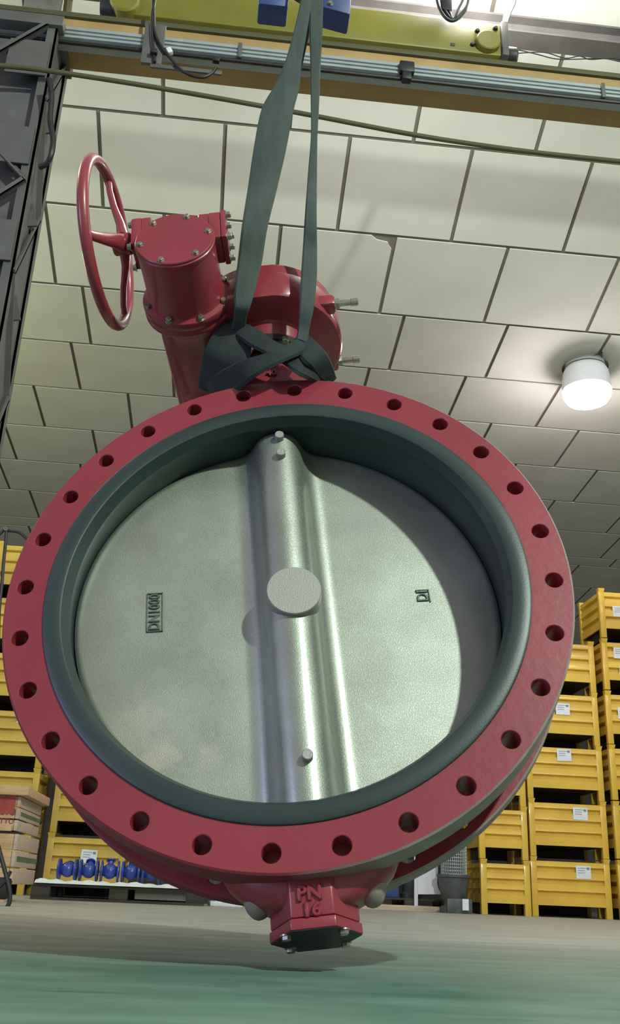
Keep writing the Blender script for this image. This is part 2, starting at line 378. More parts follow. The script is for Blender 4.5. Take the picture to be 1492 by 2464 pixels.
# disc with central rib
D = bpy.data.objects.new('disc', None)
def ribh(x):
    r, rf, top = .062, .05, .082
    cz = top-r; xf = math.sqrt((r+rf)**2-(rf-cz)**2); xt = xf*r/(r+rf); ax_ = abs(x)
    if ax_ <= xt: return cz+math.sqrt(max(r*r-ax_*ax_, 0))
    if ax_ < xf: return rf-math.sqrt(max(rf*rf-(xf-ax_)**2, 0))
    return 0
RD = .4855
bm = B(); rs = []
nt_, nr_ = 240, 90
def fr(rho): return rho
for i in range(nr_+1):
    rho = RD*(1-.006*0)*(i/nr_) if i else 1e-4
    ring = []
    for k in range(nt_):
        a = 2*PI*k/nt_; x, z = rho*math.cos(a), rho*math.sin(a)
        h = ribh(x-.003)
        e = max(0, (rho-(RD-.012))/.012); edge = .006*e*e
        ring.append((x, -h+edge, z))
    rs.append(ring)
rs.append([(p[0], .034, p[2]) for p in rs[-1]])
rs.append([(p[0]*.97, .042, p[2]*.97) for p in rs[-1]])
rings(bm, rs)
disc = obj('disc', bm, steel_cast, V, (0, .128, 0), (0, 0, math.radians(5.5)), ang=50)
tag(disc, 'bare cast steel disc with central rib')
bm = B(); lathe(bm, [(.0615, -.05), (.0615, -.0915), (.0598, -.0935), (0.0001, -.0935)], 72, (.0095, 0, .004), 'Y'); tag(obj('hub_pad', bm, hubm, disc), 'round machined pad at the disc centre')
for z in (.462, .405, -.382):
    bm = B(); lathe(bm, [(.0115, -.06), (.0115, -.097), (.010, -.0985), (0.0001, -.0985)], 24, (.007, 0, z), 'Y'); obj('pin', bm, hubm, disc)
def place_text(s, size, depth, m, parent, loc, rot, name='lettering', sx=1):
    me = text_mesh(s, size, depth); me.materials.clear(); me.materials.append(m)
    o = bpy.data.objects.new(name, me); C.objects.link(o); o.parent = parent; o.location = loc; o.rotation_euler = rot; o.scale = (sx, 1, 1); return o
castink = mat('cast_letter_recess', (92, 104, 94), .5, .5, .15, 60)
# cast marks: reading upward
rotup = (PI/2, -PI/2, 0)
place_text('DN1000', .034, .004, castink, disc, (-.306, -.001, .0235), rotup, sx=.80)
def frame(parent, x0, x1, z0, z1, sides='LRTB', t=.0022):
    bm = B()
    if 'L' in sides: box(bm, x0-t, x0, -.0035, .002, z0-t, z1+t)
    if 'R' in sides: box(bm, x1, x1+t, -.0035, .002, z0-t, z1+t)
    if 'T' in sides: box(bm, x0-t, x1+t, -.0035, .002, z1, z1+t)
    if 'B' in sides: box(bm, x0-t, x1+t, -.0035, .002, z0-t, z0)
    obj('letter_frame', bm, castink, parent)
frame(disc, -.3225, -.290, -.0260, .0720)
place_text('DI', .036, .004, castink, disc, (.3135, -.001, .0250), rotup, sx=.85)
frame(disc, .300, .3275, .0100, .0395, 'RT')
# bottom stem housing
bm = B()
def sect(z, hw, hd, n=32, p=2.6, yc=YM):
    return [(hw*math.copysign(abs(math.cos(a))**(2/p), math.cos(a)), yc+hd*math.copysign(abs(math.sin(a))**(2/p), math.sin(a)), z) for a in (2*PI*k/n for k in range(n))]
rings(bm, [sect(-.535, .20, .070), sect(-.575, .175, .072), sect(-.605, .158, .074), sect(-.628, .132, .074), sect(-.645, .105, .070), sect(-.660, .07, .066)])
obj('saddle', bm, red, V, ang=60)
HX = [(-.041, YM-.082), (.041, YM-.082), (.087, YM), (.041, YM+.082), (-.041, YM+.082), (-.087, YM)]
hx = lambda k: [((x)*k, YM+(y-YM)*k) for x, y in HX]
bm = B(); prism(bm, hx(.97), -.683, -.585, bev=.004); hou = obj('stem_housing', bm, red, V)
bm = B(); prism(bm, hx(1.0), -.704, -.6845, bev=.0025); obj('bottom_cover', bm, red, V)
bm = B(); prism(bm, hx(.97), -.7055, -.703); tag(obj('cover_underside', bm, darksteel, V), 'dark underside of the bottom cover')  # thin darker sheet under the cover
for x, y in ((-.052, YM-.048), (.052, YM-.048), (.052, YM+.048), (-.052, YM+.048)):
    bm = B(); hexbolt(bm, (x, y, -.704), (0, 0, -1), .009, .009); obj('bolt', bm, zinc, V)
for sx_ in (-1, 1):                              # grey bosses: right one unpainted, left one stands for a highlight on the saddle
    bm = B(); bmesh.ops.create_icosphere(bm, subdivisions=3, radius=1); bmesh.ops.transform(bm, matrix=Matrix.Translation((sx_*.108+.004, YM+.005, -.617)) @ Matrix.Diagonal((.029, .045, .042, 1)), verts=bm.verts[:])
    tag(obj('saddle_boss', bm, bossgrey, V), 'rounded boss in bare and highlight grey')
place_text('PN', .036, .008, red, V, (-.003, YM-.0805, -.644), (PI/2, 0, 0), sx=1.0)
place_text('16', .032, .008, red, V, (-.001, YM-.0805, -.6735), (PI/2, 0, 0), sx=1.1)
# top neck
bm = B(); rings(bm, [[(x0, y0, z), (x1, y0, z), (x1, y1, z), (x0, y1, z)] for z, x0, x1, y0, y1 in ((.54, -.19, .20, .045, .19), (.60, -.13, .175, .03, .205), (.635, -.085, .160, .03, .205), (.660, -.063, .13, .032, .2), (.722, -.05, .085, .036, .2), (.78, -.075, .075, .042, .192))])
bmesh.ops.bevel(bm, geom=bm.edges[:], offset=.006, segments=2, affect='EDGES'); obj('neck', bm, red, V)
place_text('40', .026, .006, red, V, (.010, .0300, .676), (PI/2, 0, 0))
bm = B(); lathe(bm, [(.0001, .765), (.128, .765), (.13, .768), (.13, .783), (.126, .786), (.0001, .786)], 56, (0, YM, 0)); tag(obj('mounting_flange', bm, darksteel, V), 'dark mounting flange under the gearbox')
for k in range(8):
    a = PI/8+k*PI/4; bm = B(); hexbolt(bm, (.112*math.cos(a), YM+.112*math.sin(a), .766), (0, 0, -1), .011, .014, stud=.022); obj('bolt', bm, zinc, V)
bm = B(); hexbolt(bm, (.053, -.0, .765), (0, 0, -1), .0, .0) if False else hexbolt(bm, (.055, YM-.112, .768), (0, -.4, -1), .010, .012); obj('bolt', bm, zinc, V)
# worm gearbox
bm = B(); lathe(bm, [(.0001, .790), (.121, .790), (.124, .794), (.124, .830), (.128, .838), (.140, .842), (.190, .845), (.204, .849), (.210, .858), (.210, .936), (.207, .941), (.203, .944), (.203, .978), (.197, .985), (.0001, .987)], 120, (0.003, YM, 0))
for v in bm.verts:                               # flat worked face towards the front
    v.co.y = max(v.co.y, YM-.193-.008*(v.co.z < .942))
gear = obj('gear_housing', bm, red, V, ang=40)
bm = B(); box(bm, -.285, -.06, -.03, .40, .845, .975, .035); obj('worm_housing', bm, red, V, ang=50)
for y, z in ((-.004, .880), (.227, .895)):      # stop screws on the right
    bm = B(); box(bm, .12, .200, y-.022, y+.022, z-.020, z+.020, .008); obj('stop_boss', bm, red, V)
    bm = B(); hexbolt(bm, (.199, y, z), (1, 0, 0), .016, .014, stud=.030); lathe(bm, [(.0085, .2), (.0085, .243), (.0105, .244), (.0105, .262), (.0085, .264)], 16, (0, y, z), 'X'); obj('stop_screw', bm, zinc, V)
# input column: axis parallel to the pipe
AX, AZ = -.196, .905
bm = B(); lathe(bm, [(.0001, -.249), (.100, -.249), (.1035, -.2465), (.1035, -.240), (.101, -.237), (.101, -.085), (.104, -.075), (.118, -.071), (.1195, -.067), (.1195, -.05), (.1175, -.047), (.1175, -.043), (.1195, -.040), (.1195, -.026), (.116, -.020), (.104, -.012), (.092, .002), (.086, .02), (.084, .06), (.078, .16), (.074, .24), (.084, .252), (.086, .29), (.078, .31), (.074, .42), (.0001, .42)], 72, (AX, 0, AZ), 'Y')
obj('gear_column', bm, red, V, ang=38)
bm = B(); lathe(bm, [(.0001, -.2555), (.0985, -.2555), (.1005, -.2535), (.1005, -.248), (.0001, -.248)], 72, (AX, 0, AZ), 'Y'); obj('cover_plate', bm, red, V)
for k in range(6):
    a = math.radians(8+60*k); bm = B(); hexbolt(bm, (AX+.088*math.cos(a), -.255, AZ+.088*math.sin(a)), (0, -1, 0), .0072, .0075); obj('bolt', bm, zinc, V)
for k in range(8):
    a = math.radians(20+45*k); bm = B(); hexbolt(bm, (AX+.110*math.cos(a), -.071, AZ+.110*math.sin(a)), (0, -1, 0), .0085, .012); obj('bolt', bm, zinc, V)
# transverse box carrying the hand shaft
SY, SZ = -.195, .974
bm = B()
for xa, xb, xc in ((-.312, -.285, -.235), (-.078, -.11, -.165)):
    SZ = .974+(.011 if xa < -.2 else 0)
    prism(bm, [(SY-.045, SZ-.062), (SY+.04, SZ-.062), (SY+.04, SZ+.044), (SY-.045, SZ+.044)], min(xa, xb), max(xa, xb), 'X', bev=.004)
    big = [(SY-.043, SZ-.060), (SY+.038, SZ-.060), (SY+.038, SZ+.042), (SY-.043, SZ+.042)]; sm = [(SY-.010, SZ-.055), (SY+.03, SZ-.055), (SY+.03, SZ-.012), (SY-.010, SZ-.012)]
    rings(bm, [[(xb, y, z) for y, z in big], [(xb*.55+xc*.45, y, z) for y, z in big], [(xc, y, z) for y, z in sm]])
SZ = .974
prism(bm, [(SY-.01, SZ-.055), (SY+.03, SZ-.055), (SY+.03, SZ-.012), (SY-.01, SZ-.012)], -.25, -.13, 'X')
obj('shaft_housing', bm, red, V)
bm = B(); prism(bm, [(SY-.048, SZ-.066), (SY+.043, SZ-.066), (SY+.043, SZ+.046), (SY-.048, SZ+.046)], -.078, -.064, 'X', bev=.003); obj('end_plate', bm, red, V)
for y in (SY-.036, SY+.031):
    for z in (SZ-.054, SZ-.008, SZ+.038):
        bm = B(); hexbolt(bm, (-.064, y, z), (1, 0, 0), .0085, .013); obj('bolt', bm, zinc, V)
for y, z in ((SY-.036, SZ-.052), (SY-.036, SZ+.038), (SY+.031, SZ-.052), (SY+.031, SZ+.038)):
    bm = B(); hexbolt(bm, (-.312, y, z), (-1, 0, 0), .0085, .010); obj('bolt', bm, zinc, V)
# handwheel (axis tips slightly)
hw = bpy.data.objects.new('handwheel', None)
WC = Vector((-.3845, SY, SZ+.019))
bm = B(); tube(bm, [(0, .2125*math.cos(2*PI*k/72), .2125*math.sin(2*PI*k/72)) for k in range(72)], .0148, 12, closed=True)
hw = obj('handwheel', bm, red, V, WC, (0, math.radians(2.9), math.radians(-1.9)), ang=60)
bm = B(); lathe(bm, [(.0001, .018), (.026, .018), (.029, .022), (.029, .062), (.026, .066), (.022, .068), (.022, .09), (.0001, .09)], 32, (0, 0, -.008), 'X'); obj('hub', bm, red, hw)
for a in (225, 345, 105):
    a = math.radians(a); d = Vector((0, math.cos(a), math.sin(a))); t = Vector((0, -math.sin(a), math.cos(a))); rs = []
    for s, xx, w_, h_ in ((.018, .044, .026, .017), (.06, .036, .020, .013), (.12, .016, .015, .010), (.175, .003, .013, .009), (.206, .000, .014, .009)):
        c = d*s+Vector((xx, 0, -.008*(1-s/.21)))
        rs.append([c+t*w_*math.cos(2*PI*k/12)+Vector((1, 0, 0))*h_*math.sin(2*PI*k/12) for k in range(12)])
    bm = B(); rings(bm, rs); obj('spoke', bm, red, hw, ang=60)
bm = B(); prism(bm, [(.024*math.cos(PI/6+k*PI/3), .024*math.sin(PI/6+k*PI/3)) for k in range(6)], -.335, -.305, 'X', (0, SY, SZ+.004)); obj('shaft_collar', bm, red, V)

# ------------------------------------------------------------------ lifting slings
def ribbon(bm, cs, th=.006, n=None):
    """cs: list of (centre, half-width vector); a band of real thickness with rolled edges"""
    rs = []
    for i, (c, hv) in enumerate(cs):
        t = (cs[min(i+1, len(cs)-1)][0]-cs[max(i-1, 0)][0]).normalized(); nn = t.cross(hv).normalized()*th
        rs.append([c-hv, c-hv*.8-nn, c-nn*1.15, c+hv*.8-nn, c+hv, c+hv*.8+nn, c+nn*1.15, c-hv*.8+nn])
    rings(bm, rs); return bm
def strip(pix, getp, turn=0, th=.006, k=7, wob=.0):
    cs = []; sp = spline(pix, k)
    for i, (x, y, w_, *ex) in enumerate(sp):
        yl = ex[0] if ex else None
        c = getp(x, y, yl); e = getp(x+w_/2*math.cos(turn), y+w_/2*math.sin(turn), yl)
        cs.append((c, e-c))
    return cs
YS = 2.20
def vtw(x, y, yl): return TV + RVo @ atv(x, y, yl)
wpl_ = lambda x, y, yl: at(x, y, yl)
def lw(x, y, w_, yl): return (x, y, w_, vtw(x, y, yl).y)
leg1 = [(742, -70, 24, 2.2), (737, 0, 27, 2.2), (722, 80, 32, 2.2), (706, 150, 40, 2.2), (692, 205, 58, 2.2), (668, 265, 76, 2.2), (651, 350, 78, 2.19), (632, 450, 70, 2.18), lw(613, 545, 62, -.160), lw(601, 630, 58, -.125), lw(589, 695, 50, -.112), lw(583, 735, 40, -.104), lw(578, 765, 32, -.070), lw(574, 790, 34, -.035)]
bm = B(); ribbon(bm, strip(leg1, wpl_, .12), .005)
lift1 = thing('lifting_sling', 'wide green webbing sling, left leg of the hitch above the valve', 'sling', at(742, -70, 2.2))
def under(o, parent):
    o.parent = parent; o.matrix_parent_inverse = Matrix.Translation(-Vector(parent.location)); return o
under(obj('sling_leg', bm, webbing), lift1)
bandA = [(556, 800, 30, .03), (574, 792, 36, -.030), (610, 812, 46, -.045), (650, 836, 40, -.055), (690, 856, 44, -.055), (725, 872, 62, -.05), (760, 890, 60, -.02), (790, 912, 40, .04)]
bandA2 = [(566, 775, 40, -.025), (560, 810, 90, -.028), (545, 860, 110, -.015), (528, 905, 95, .03), (515, 945, 80, .075)]
def bandv(pix, perp=True, k=7, th=.006):
    sp = spline(pix, k); cs = []
    for i, (x, y, w_, yl) in enumerate(sp):
        a, b = sp[max(i-1, 0)], sp[min(i+1, len(sp)-1)]; dx, dy = b[0]-a[0], b[1]-a[1]; L = math.hypot(dx, dy) or 1
        nx, ny = -dy/L, dx/L
        c = vtw(x, y, yl); e = vtw(x+nx*w_/2, y+ny*w_/2, yl); cs.append((c, e-c))
    return cs
bm = B(); ribbon(bm, bandv(bandA)); under(obj('sling_wrap', bm, webshade), lift1)
bm = B(); ribbon(bm, bandv(bandA2)); under(obj('sling_wrap', bm, webshade), lift1)
leg2 = [(763, -70, 34, 2.23), (761, 0, 36, 2.23), (760, 80, 33, 2.23), (759, 160, 26, 2.23), (758, 240, 22, 2.23), (756, 330, 17, 2.225), (752, 420, 23, 2.22), lw(748, 520, 30, -.165), lw(746, 600, 36, -.13), lw(743, 670, 40, -.115), lw(738, 735, 36, -.108), lw(731, 790, 28, -.075), lw(727, 822, 32, -.062)]
lift2 = thing('lifting_sling', 'narrow dark green sling seen edge-on, right leg of the hitch', 'sling', at(763, -70, 2.23))
bm = B(); ribbon(bm, strip(leg2, wpl_, .3), .007); under(obj('sling_leg', bm, webbing), lift2)
bandB = [(738, 812, 30, -.045), (722, 832, 38, -.065), (690, 849, 34, -.072), (645, 868, 38, -.070), (595, 890, 52, -.045), (550, 918, 66, .01), (510, 946, 72, .06)]
bandC = [(722, 812, 34, -.055), (742, 842, 56, -.062), (766, 868, 54, -.045), (784, 896, 44, -.0), (798, 914, 26, .05)]
bm = B(); ribbon(bm, bandv(bandB)); under(obj('sling_wrap', bm, webshade), lift2)
bm = B(); ribbon(bm, bandv(bandC)); under(obj('sling_wrap', bm, webshade), lift2)
# loose tail of webbing behind the legs
tail = [(752, 20, 14, 2.3), (738, 70, 18, 2.3), (728, 120, 16, 2.3), (718, 175, 12, 2.3)]
lift3 = under(obj('sling_tail', ribbon(B(), strip(tail, wpl_, .2), .004), webshade), lift2)

# ------------------------------------------------------------------ crane
G = thing('crane_girder', 'ochre crane girder carrying an aluminium rail across the top', 'girder', (0, 3.5, 3.82))
bm = B(); box(bm, -3.4, 4.2, 0, .15, -.004, .018, .003); obj('bottom_flange', bm, ochre, G)
bm = B(); box(bm, -3.4, 4.2, .012, .11, .02, .17); obj('web', bm, ochre, G)
bm = B(); box(bm, -3.4, 4.2, -.004, .13, .17, .20, .003); obj('top_flange', bm, olive, G)  # olive stands for shade painted on this flange
bm = B()
pr_ = [(-.060, .005), (-.060, .018), (-.052, .020), (-.052, .030), (-.060, .032), (-.060, .044), (-.052, .046), (-.052, .056), (-.060, .058), (-.060, .078), (-.050, .082), (.010, .082), (.010, -.012), (-.040, -.012), (-.044, .0)]
prism(bm, [(y, z*.9-.026) for y, z in pr_], -3.4, 4.2, 'X'); obj('conductor_rail', bm, alu, G)
bm = B(); tube(bm, [(-3.4, -.047, -.042), (4.2, -.047, -.042)], .010, 8); obj('rail_strip', bm, darksteel, G)
def gl(px, py, Y=3.44): return at(px, py, Y)-Vector((0, 3.5, 3.82))
for px, py in ((577, 127), (1452, 228)):
    p = gl(px, py); bm = B(); box(bm, p.x-.010, p.x+.010, -.068, -.045, -.035, .055, .003); obj('rail_clip', bm, greysteel, G)
p = gl(978, 185); bm = B(); box(bm, p.x-.036, p.x+.036, -.085, -.05, -.025, .040, .006); box(bm, p.x-.022, p.x+.022, -.083, -.045, -.070, -.020, .004)
tag(obj('rail_joint', bm, blackp, G), 'black plastic joint on the rail')
# cable trolley hanging on the rail
TL = thing('cable_trolley', 'grey cable trolley with black looping cables on the crane rail', 'cable', at(372, 100, 3.41))
to = Vector(TL.location); tp = lambda x, y, Y=3.40: at(x, y, Y)-to
bm = B(); a, b = tp(350, 50), tp(388, 150); box(bm, a.x, b.x, 0, .02, b.z, a.z, .004); obj('bracket', bm, greysteel, TL)
bm = B(); a, b = tp(362, 140), tp(535, 162); box(bm, a.x, b.x, .0, .012, -.155, -.132, .003); obj('cable_arm', bm, greysteel, TL)
bm = B(); tube(bm, spline([tp(368, -40), tp(370, 40), tp(372, 75), tp(388, 112), tp(410, 140), tp(440, 172), tp(482, 186), tp(508, 178), tp(520, 162)], 6), .0075, 8); obj('cable', bm, blackp, TL)
bm = B(); tube(bm, spline([tp(380, -40), tp(366, 40), tp(366, 90), tp(370, 130), tp(372, 150)], 6), .0075, 8); obj('cable', bm, blackp, TL)
p = tp(408, 124); bm = B(); box(bm, -.012, .012, -.012, .012, -.016, .016, .003, Matrix.Translation(p) @ Matrix.Rotation(-.5, 4, 'Y')); tag(obj('cable_tag', bm, paper, TL), 'white tag on the cable')
for px, py in ((370, 125), (520, 145)):
    p = tp(px, py, 3.39); bm = B(); box(bm, p.x-.016, p.x+.016, p.y-.012, p.y+.012, p.z-.012, p.z+.012, .003); obj('clamp', bm, blackp, TL)
# yellow hoist beam
YBm = thing('hoist_beam', 'yellow box beam of the crane hoist behind the slings', 'crane', (0, 3.9, 4.5))
bm = B(); box(bm, -.86, 1.29, 0, .24, 0, .24, .012); obj('beam', bm, craneyel, YBm)
bm = B(); box(bm, 1.285, 1.325, -.02, .25, -.01, .245, .008); tag(obj('end_plate', bm, greysteel, YBm), 'grey end plate')
bm = B(); lathe(bm, [(.0001, 1.325), (.05, 1.325), (.055, 1.335), (.055, 1.375), (.045, 1.385), (.0001, 1.385)], 24, (0, .05, .05), 'X'); tag(obj('buffer', bm, blackp, YBm), 'black rubber buffer')
bm = B(); lathe(bm, [(.0001, -.035), (.062, -.035), (.068, -.03), (.07, .01)], 40, (1.205, 0, .075), 'Y'); obj('wheel_cover', bm, craneyel, YBm)
for dx, dz in ((-.085, -.005), (-.055, .10), (.05, .135)):
    bm = B(); hexbolt(bm, (1.205+dx, 0, .06+dz), (0, -1, 0), .012, .015); obj('bolt', bm, darksteel, YBm)
bm = B(); lathe(bm, [(.0001, -.04), (.07, -.04), (.08, -.03), (.08, .03)], 40, (-.80, 0, .06), 'Y'); obj('wheel_cover', bm, craneyel, YBm)
bm = B(); lathe(bm, [(.0001, -.03), (.05, -.03), (.06, -.01), (.06, .12)], 32, (-.90, .03, .05), 'X'); tag(obj('travel_wheel', bm, blackp, YBm), 'dark travel wheel')
bm = B(); box(bm, .995, 1.02, -.004, .0, .03, .05); obj('name_plate', bm, darksteel, YBm)
# hook block with blue cheeks
HK = thing('hook_block', 'blue crane hook block with grey hook where both slings hang', 'hook', at(748, -60, 2.32))
ho = Vector(HK.location); hp = lambda x, y, Y=2.34: at(x, y, Y)-ho
for x0, x1, y0, y1 in ((628, 690, -70, 50), (775, 838, -60, 68)):
    a, b = hp(x0, y0), hp(x1, y1); s = 1 if x0 < 700 else -1
    bm = B(); prism(bm, [(a.x, b.z+.02*(s < 0)), (b.x, b.z-.0), (b.x, a.z), (a.x, a.z)], -.035, .05, 'Y', bev=.008); obj('cheek', bm, bluehook, HK)
    c = (a+b)/2; bm = B(); box(bm, c.x-.016, c.x+.016, -.041, -.03, c.z+.0, c.z+.05, .004); tag(obj('slot', bm, blackp, HK), 'dark slot in the blue cheek')
    bm = B(); hexbolt(bm, (c.x+.02*s, -.036, b.z+.035), (0, -1, 0), .008, .008); obj('bolt', bm, zinc, HK)
a = hp(742, -40); bm = B(); lathe(bm, [(.0001, -.05), (.072, -.05), (.078, -.04), (.078, .04), (.0001, .04)], 40, (a.x, 0, a.z+.02), 'Y'); obj('hook_nut', bm, greysteel, HK)
a = hp(748, 10)
bm = B(); tube(bm, spline([(a.x-.005, .0, a.z+.20), (a.x-.005, 0, a.z+.10), (a.x-.055, 0, a.z+.055), (a.x-.05, 0, a.z+.012), (a.x, 0, a.z-.01), (a.x+.05, 0, a.z+.012), (a.x+.06, 0, a.z+.05), (a.x+.05, 0, a.z+.075)], 6), .018, 12); obj('hook', bm, greysteel, HK)
# grey I-beam behind
bm = B(); zb = 5.435
for z0, z1, y0, y1 in ((0, .015, -.07, .07), (.13, .145, -.07, .07), (.01, .135, -.012, .012)): box(bm, -4, 6, y0, y1, z0, z1)
tag(obj('steel_beam', bm, greysteel, None, (0, 4.6, zb)), 'grey steel I-beam high behind the yellow hoist beam', 'beam')
# long thin bar crossing in front of the ceiling
pts = [(-160, 146), (0, 158), (120, 171), (385, 212), (700, 268), (1000, 325), (1250, 362), (1492, 388), (1650, 402)]
bm = B(); tube(bm, [at(x, y, 3.34+.00012*x) for x, y in spline(pts, 4)], .0115, 10)
tag(obj('conduit_bar', bm, olive), 'long thin olive bar crossing the frame below the girder', 'bar')
# twisted wires at the right end of the hoist beam
W = thing('signal_wire', 'thin twisted black wires trailing right of the yellow beam', 'wire', at(1222, 125, 3.95))
wo = Vector(W.location)
for q in ([(1218, 122), (1245, 120), (1290, 130), (1340, 142), (1400, 142), (1450, 140), (1500, 150), (1560, 160)], [(1220, 132), (1250, 128), (1310, 126), (1360, 140), (1395, 135), (1420, 143), (1470, 140), (1500, 146), (1560, 158)]):
    bm = B(); tube(bm, [at(x, y, 4.0)-wo for x, y in spline(q, 5)], .0035, 6); obj('strand', bm, blackp, W)
# coil of black cable hanging above the hoist beam
K = thing('cable_coil', 'black cable coil hanging over the yellow hoist beam', 'cable', at(1090, 0, 3.86))
ko = Vector(K.location)
for q in ([(1050, -60), (1052, 0), (1066, 35), (1086, 50), (1108, 40), (1125, 10), (1132, -60)], [(1060, -60), (1062, 0), (1072, 28), (1090, 46), (1104, 20), (1116, -10), (1120, -60)], [(1072, -60), (1072, 0), (1080, 25), (1092, 48), (1112, 30), (1128, 0), (1130, -60)]):
    bm = B(); tube(bm, [at(x, y, 3.85)-ko for x, y in spline(q, 6)], .009, 8); obj('cable_loop', bm, blackp, K)
bm = B(); a, b = at(1064, -40, 3.83)-ko, at(1090, 20, 3.83)-ko; box(bm, a.x, b.x, -.02, .02, b.z, a.z, .006); obj('cable_clip', bm, blackp, K)
bm = B(); ribbon(bm, strip([(1236, -60, 24, 4.2), (1232, 0, 22, 4.2), (1222, 30, 18, 4.2), (1213, 62, 12, 4.2)], wpl_, .1), .006)
tag(obj('hanging_strap', bm, greysteel), 'grey strap hanging above the right end of the yellow beam', 'strap')
bm = B(); a, b = at(70, -60, 4.6), at(138, 32, 4.6); box(bm, a.x, b.x, 4.6, 4.68, b.z-.2, a.z+.5, .01); tag(obj('roof_post', bm, greysteel), 'grey post above the girder at the top left', 'post')
bm = B(); tube(bm, [at(172, -60, 4.7), at(160, 40, 4.7)], .028, 8); tag(obj('roof_brace', bm, olive), 'dark slanting brace above the girder at the top left', 'brace')

# ------------------------------------------------------------------ lattice column on the left
LC = thing('lattice_column', 'grey steel lattice column at the left edge below the girder', 'column', (-1.2, 3.4, 0))
def bar(bm, p, q, w_=.03, t=.008):
    p, q = Vector(p), Vector(q); d = (q-p); L = d.length; rot = d.to_track_quat('Z', 'Y').to_matrix().to_4x4(); rot.translation = p
    box(bm, -w_/2, w_/2, -t/2, t/2, 0, L, 0, rot); box(bm, -w_/2, -w_/2+t, -t/2, w_*.7, 0, L, 0, rot)
for x, y in ((.215, 0), (.215, .26), (-.25, 0), (-.25, .26)):
    bm = B(); box(bm, x-.045, x, y, y+.009, 0, 3.84); box(bm, x-.009, x, y, y+.05, 0, 3.84); obj('chord', bm, greysteel, LC)
zs = [.15+.46*i for i in range(9)]
for i, (za, zb_) in enumerate(zip(zs, zs[1:])):
    xa, xb = (-.24, .20) if i % 2 else (.20, -.24)
    bm = B(); bar(bm, (xa, -.004, za), (xb, -.004, zb_)); obj('brace', bm, greysteel, LC)
    bm = B(); bar(bm, (xb, .27, za), (xa, .27, zb_)); obj('brace', bm, greysteel, LC)
    bm = B(); bar(bm, (.21, .01 if i % 2 else .25, za), (.21, .25 if i % 2 else .01, zb_)); obj('brace', bm, greysteel, LC)
for z in (.2, 1.1, 2.02, 2.5, 3.0, 3.5):
    bm = B(); box(bm, .02, .20, -.012, -.004, z, z+.20); obj('gusset_plate', bm, greysteel, LC)
for z in (2.3, 2.78, 3.3):
    bm = B(); prism(bm, [(.19, z), (.245, z+.01), (.21, z+.13)], .13, .14, 'Y'); obj('gusset_plate', bm, greysteel, LC)
bm = B(); box(bm, -.22, .19, .06, .072, .9, 3.80); box(bm, .195, .204, .02, .26, .9, 3.80); obj('web_plate', bm, greysteel, LC)
bm = B(); box(bm, -.28, .24, -.02, .30, 3.80, 3.86, .004); obj('head_plate', bm, greysteel, LC)
bm = B(); box(bm, -.33, .29, -.06, .34, 0, .02, .003); obj('base_plate', bm, greysteel, LC)
bm = B(); tube(bm, spline([at(118, 190, 3.32), at(124, 230, 3.32), at(121, 290, 3.32), at(128, 335, 3.32), at(124, 370, 3.32), at(112, 394, 3.34), at(96, 402, 3.36)], 6), .012, 8)
tag(obj('column_cable', bm, blackp), 'black cable drooping along the right side of the lattice column', 'cable')

# ------------------------------------------------------------------ hanging lamp
lp = at(1411, 925, 8.05)
HL = thing('high_bay_lamp', 'white high-bay lamp glowing under the tiled ceiling at right', 'lamp', lp)
bm = B(); lathe(bm, [(.0001, .185), (.165, .185), (.20, .17), (.222, .12), (.232, .04), (.238, -.05), (.240, -.075), (.228, -.078), (.222, -.05)], 48, cap=False); obj('housing', bm, lampbody, HL, ang=50)
bm = B(); lathe(bm, [(.225, -.065), (.228, -.13), (.20, -.18), (.12, -.205), (.0001, -.215)], 48, cap=False); tag(obj('lens', bm, glow, HL), 'glowing lamp glass')
bm = B(); lathe(bm, [(.20, .178), (.226, .186), (.226, .204), (.19, .214), (.0001, .216)], 40, cap=False); obj('top_rim', bm, chrome, HL)
bm = B(); box(bm, .03, .10, -.215, -.17, .20, .228, .005); rings(bm, [[(.03, -.21, .215), (.085, -.21, .215), (.085, -.18, .215), (.03, -.18, .215)], [(.10, -.205, .285), (.125, -.205, .285), (.125, -.185, .285), (.10, -.185, .285)]]); obj('mounting_bracket', bm, darksteel, HL)
lamp_light('lamp_glow', lp+Vector((0, 0, -.33)), 24, (1.0, .90, .92), .16)

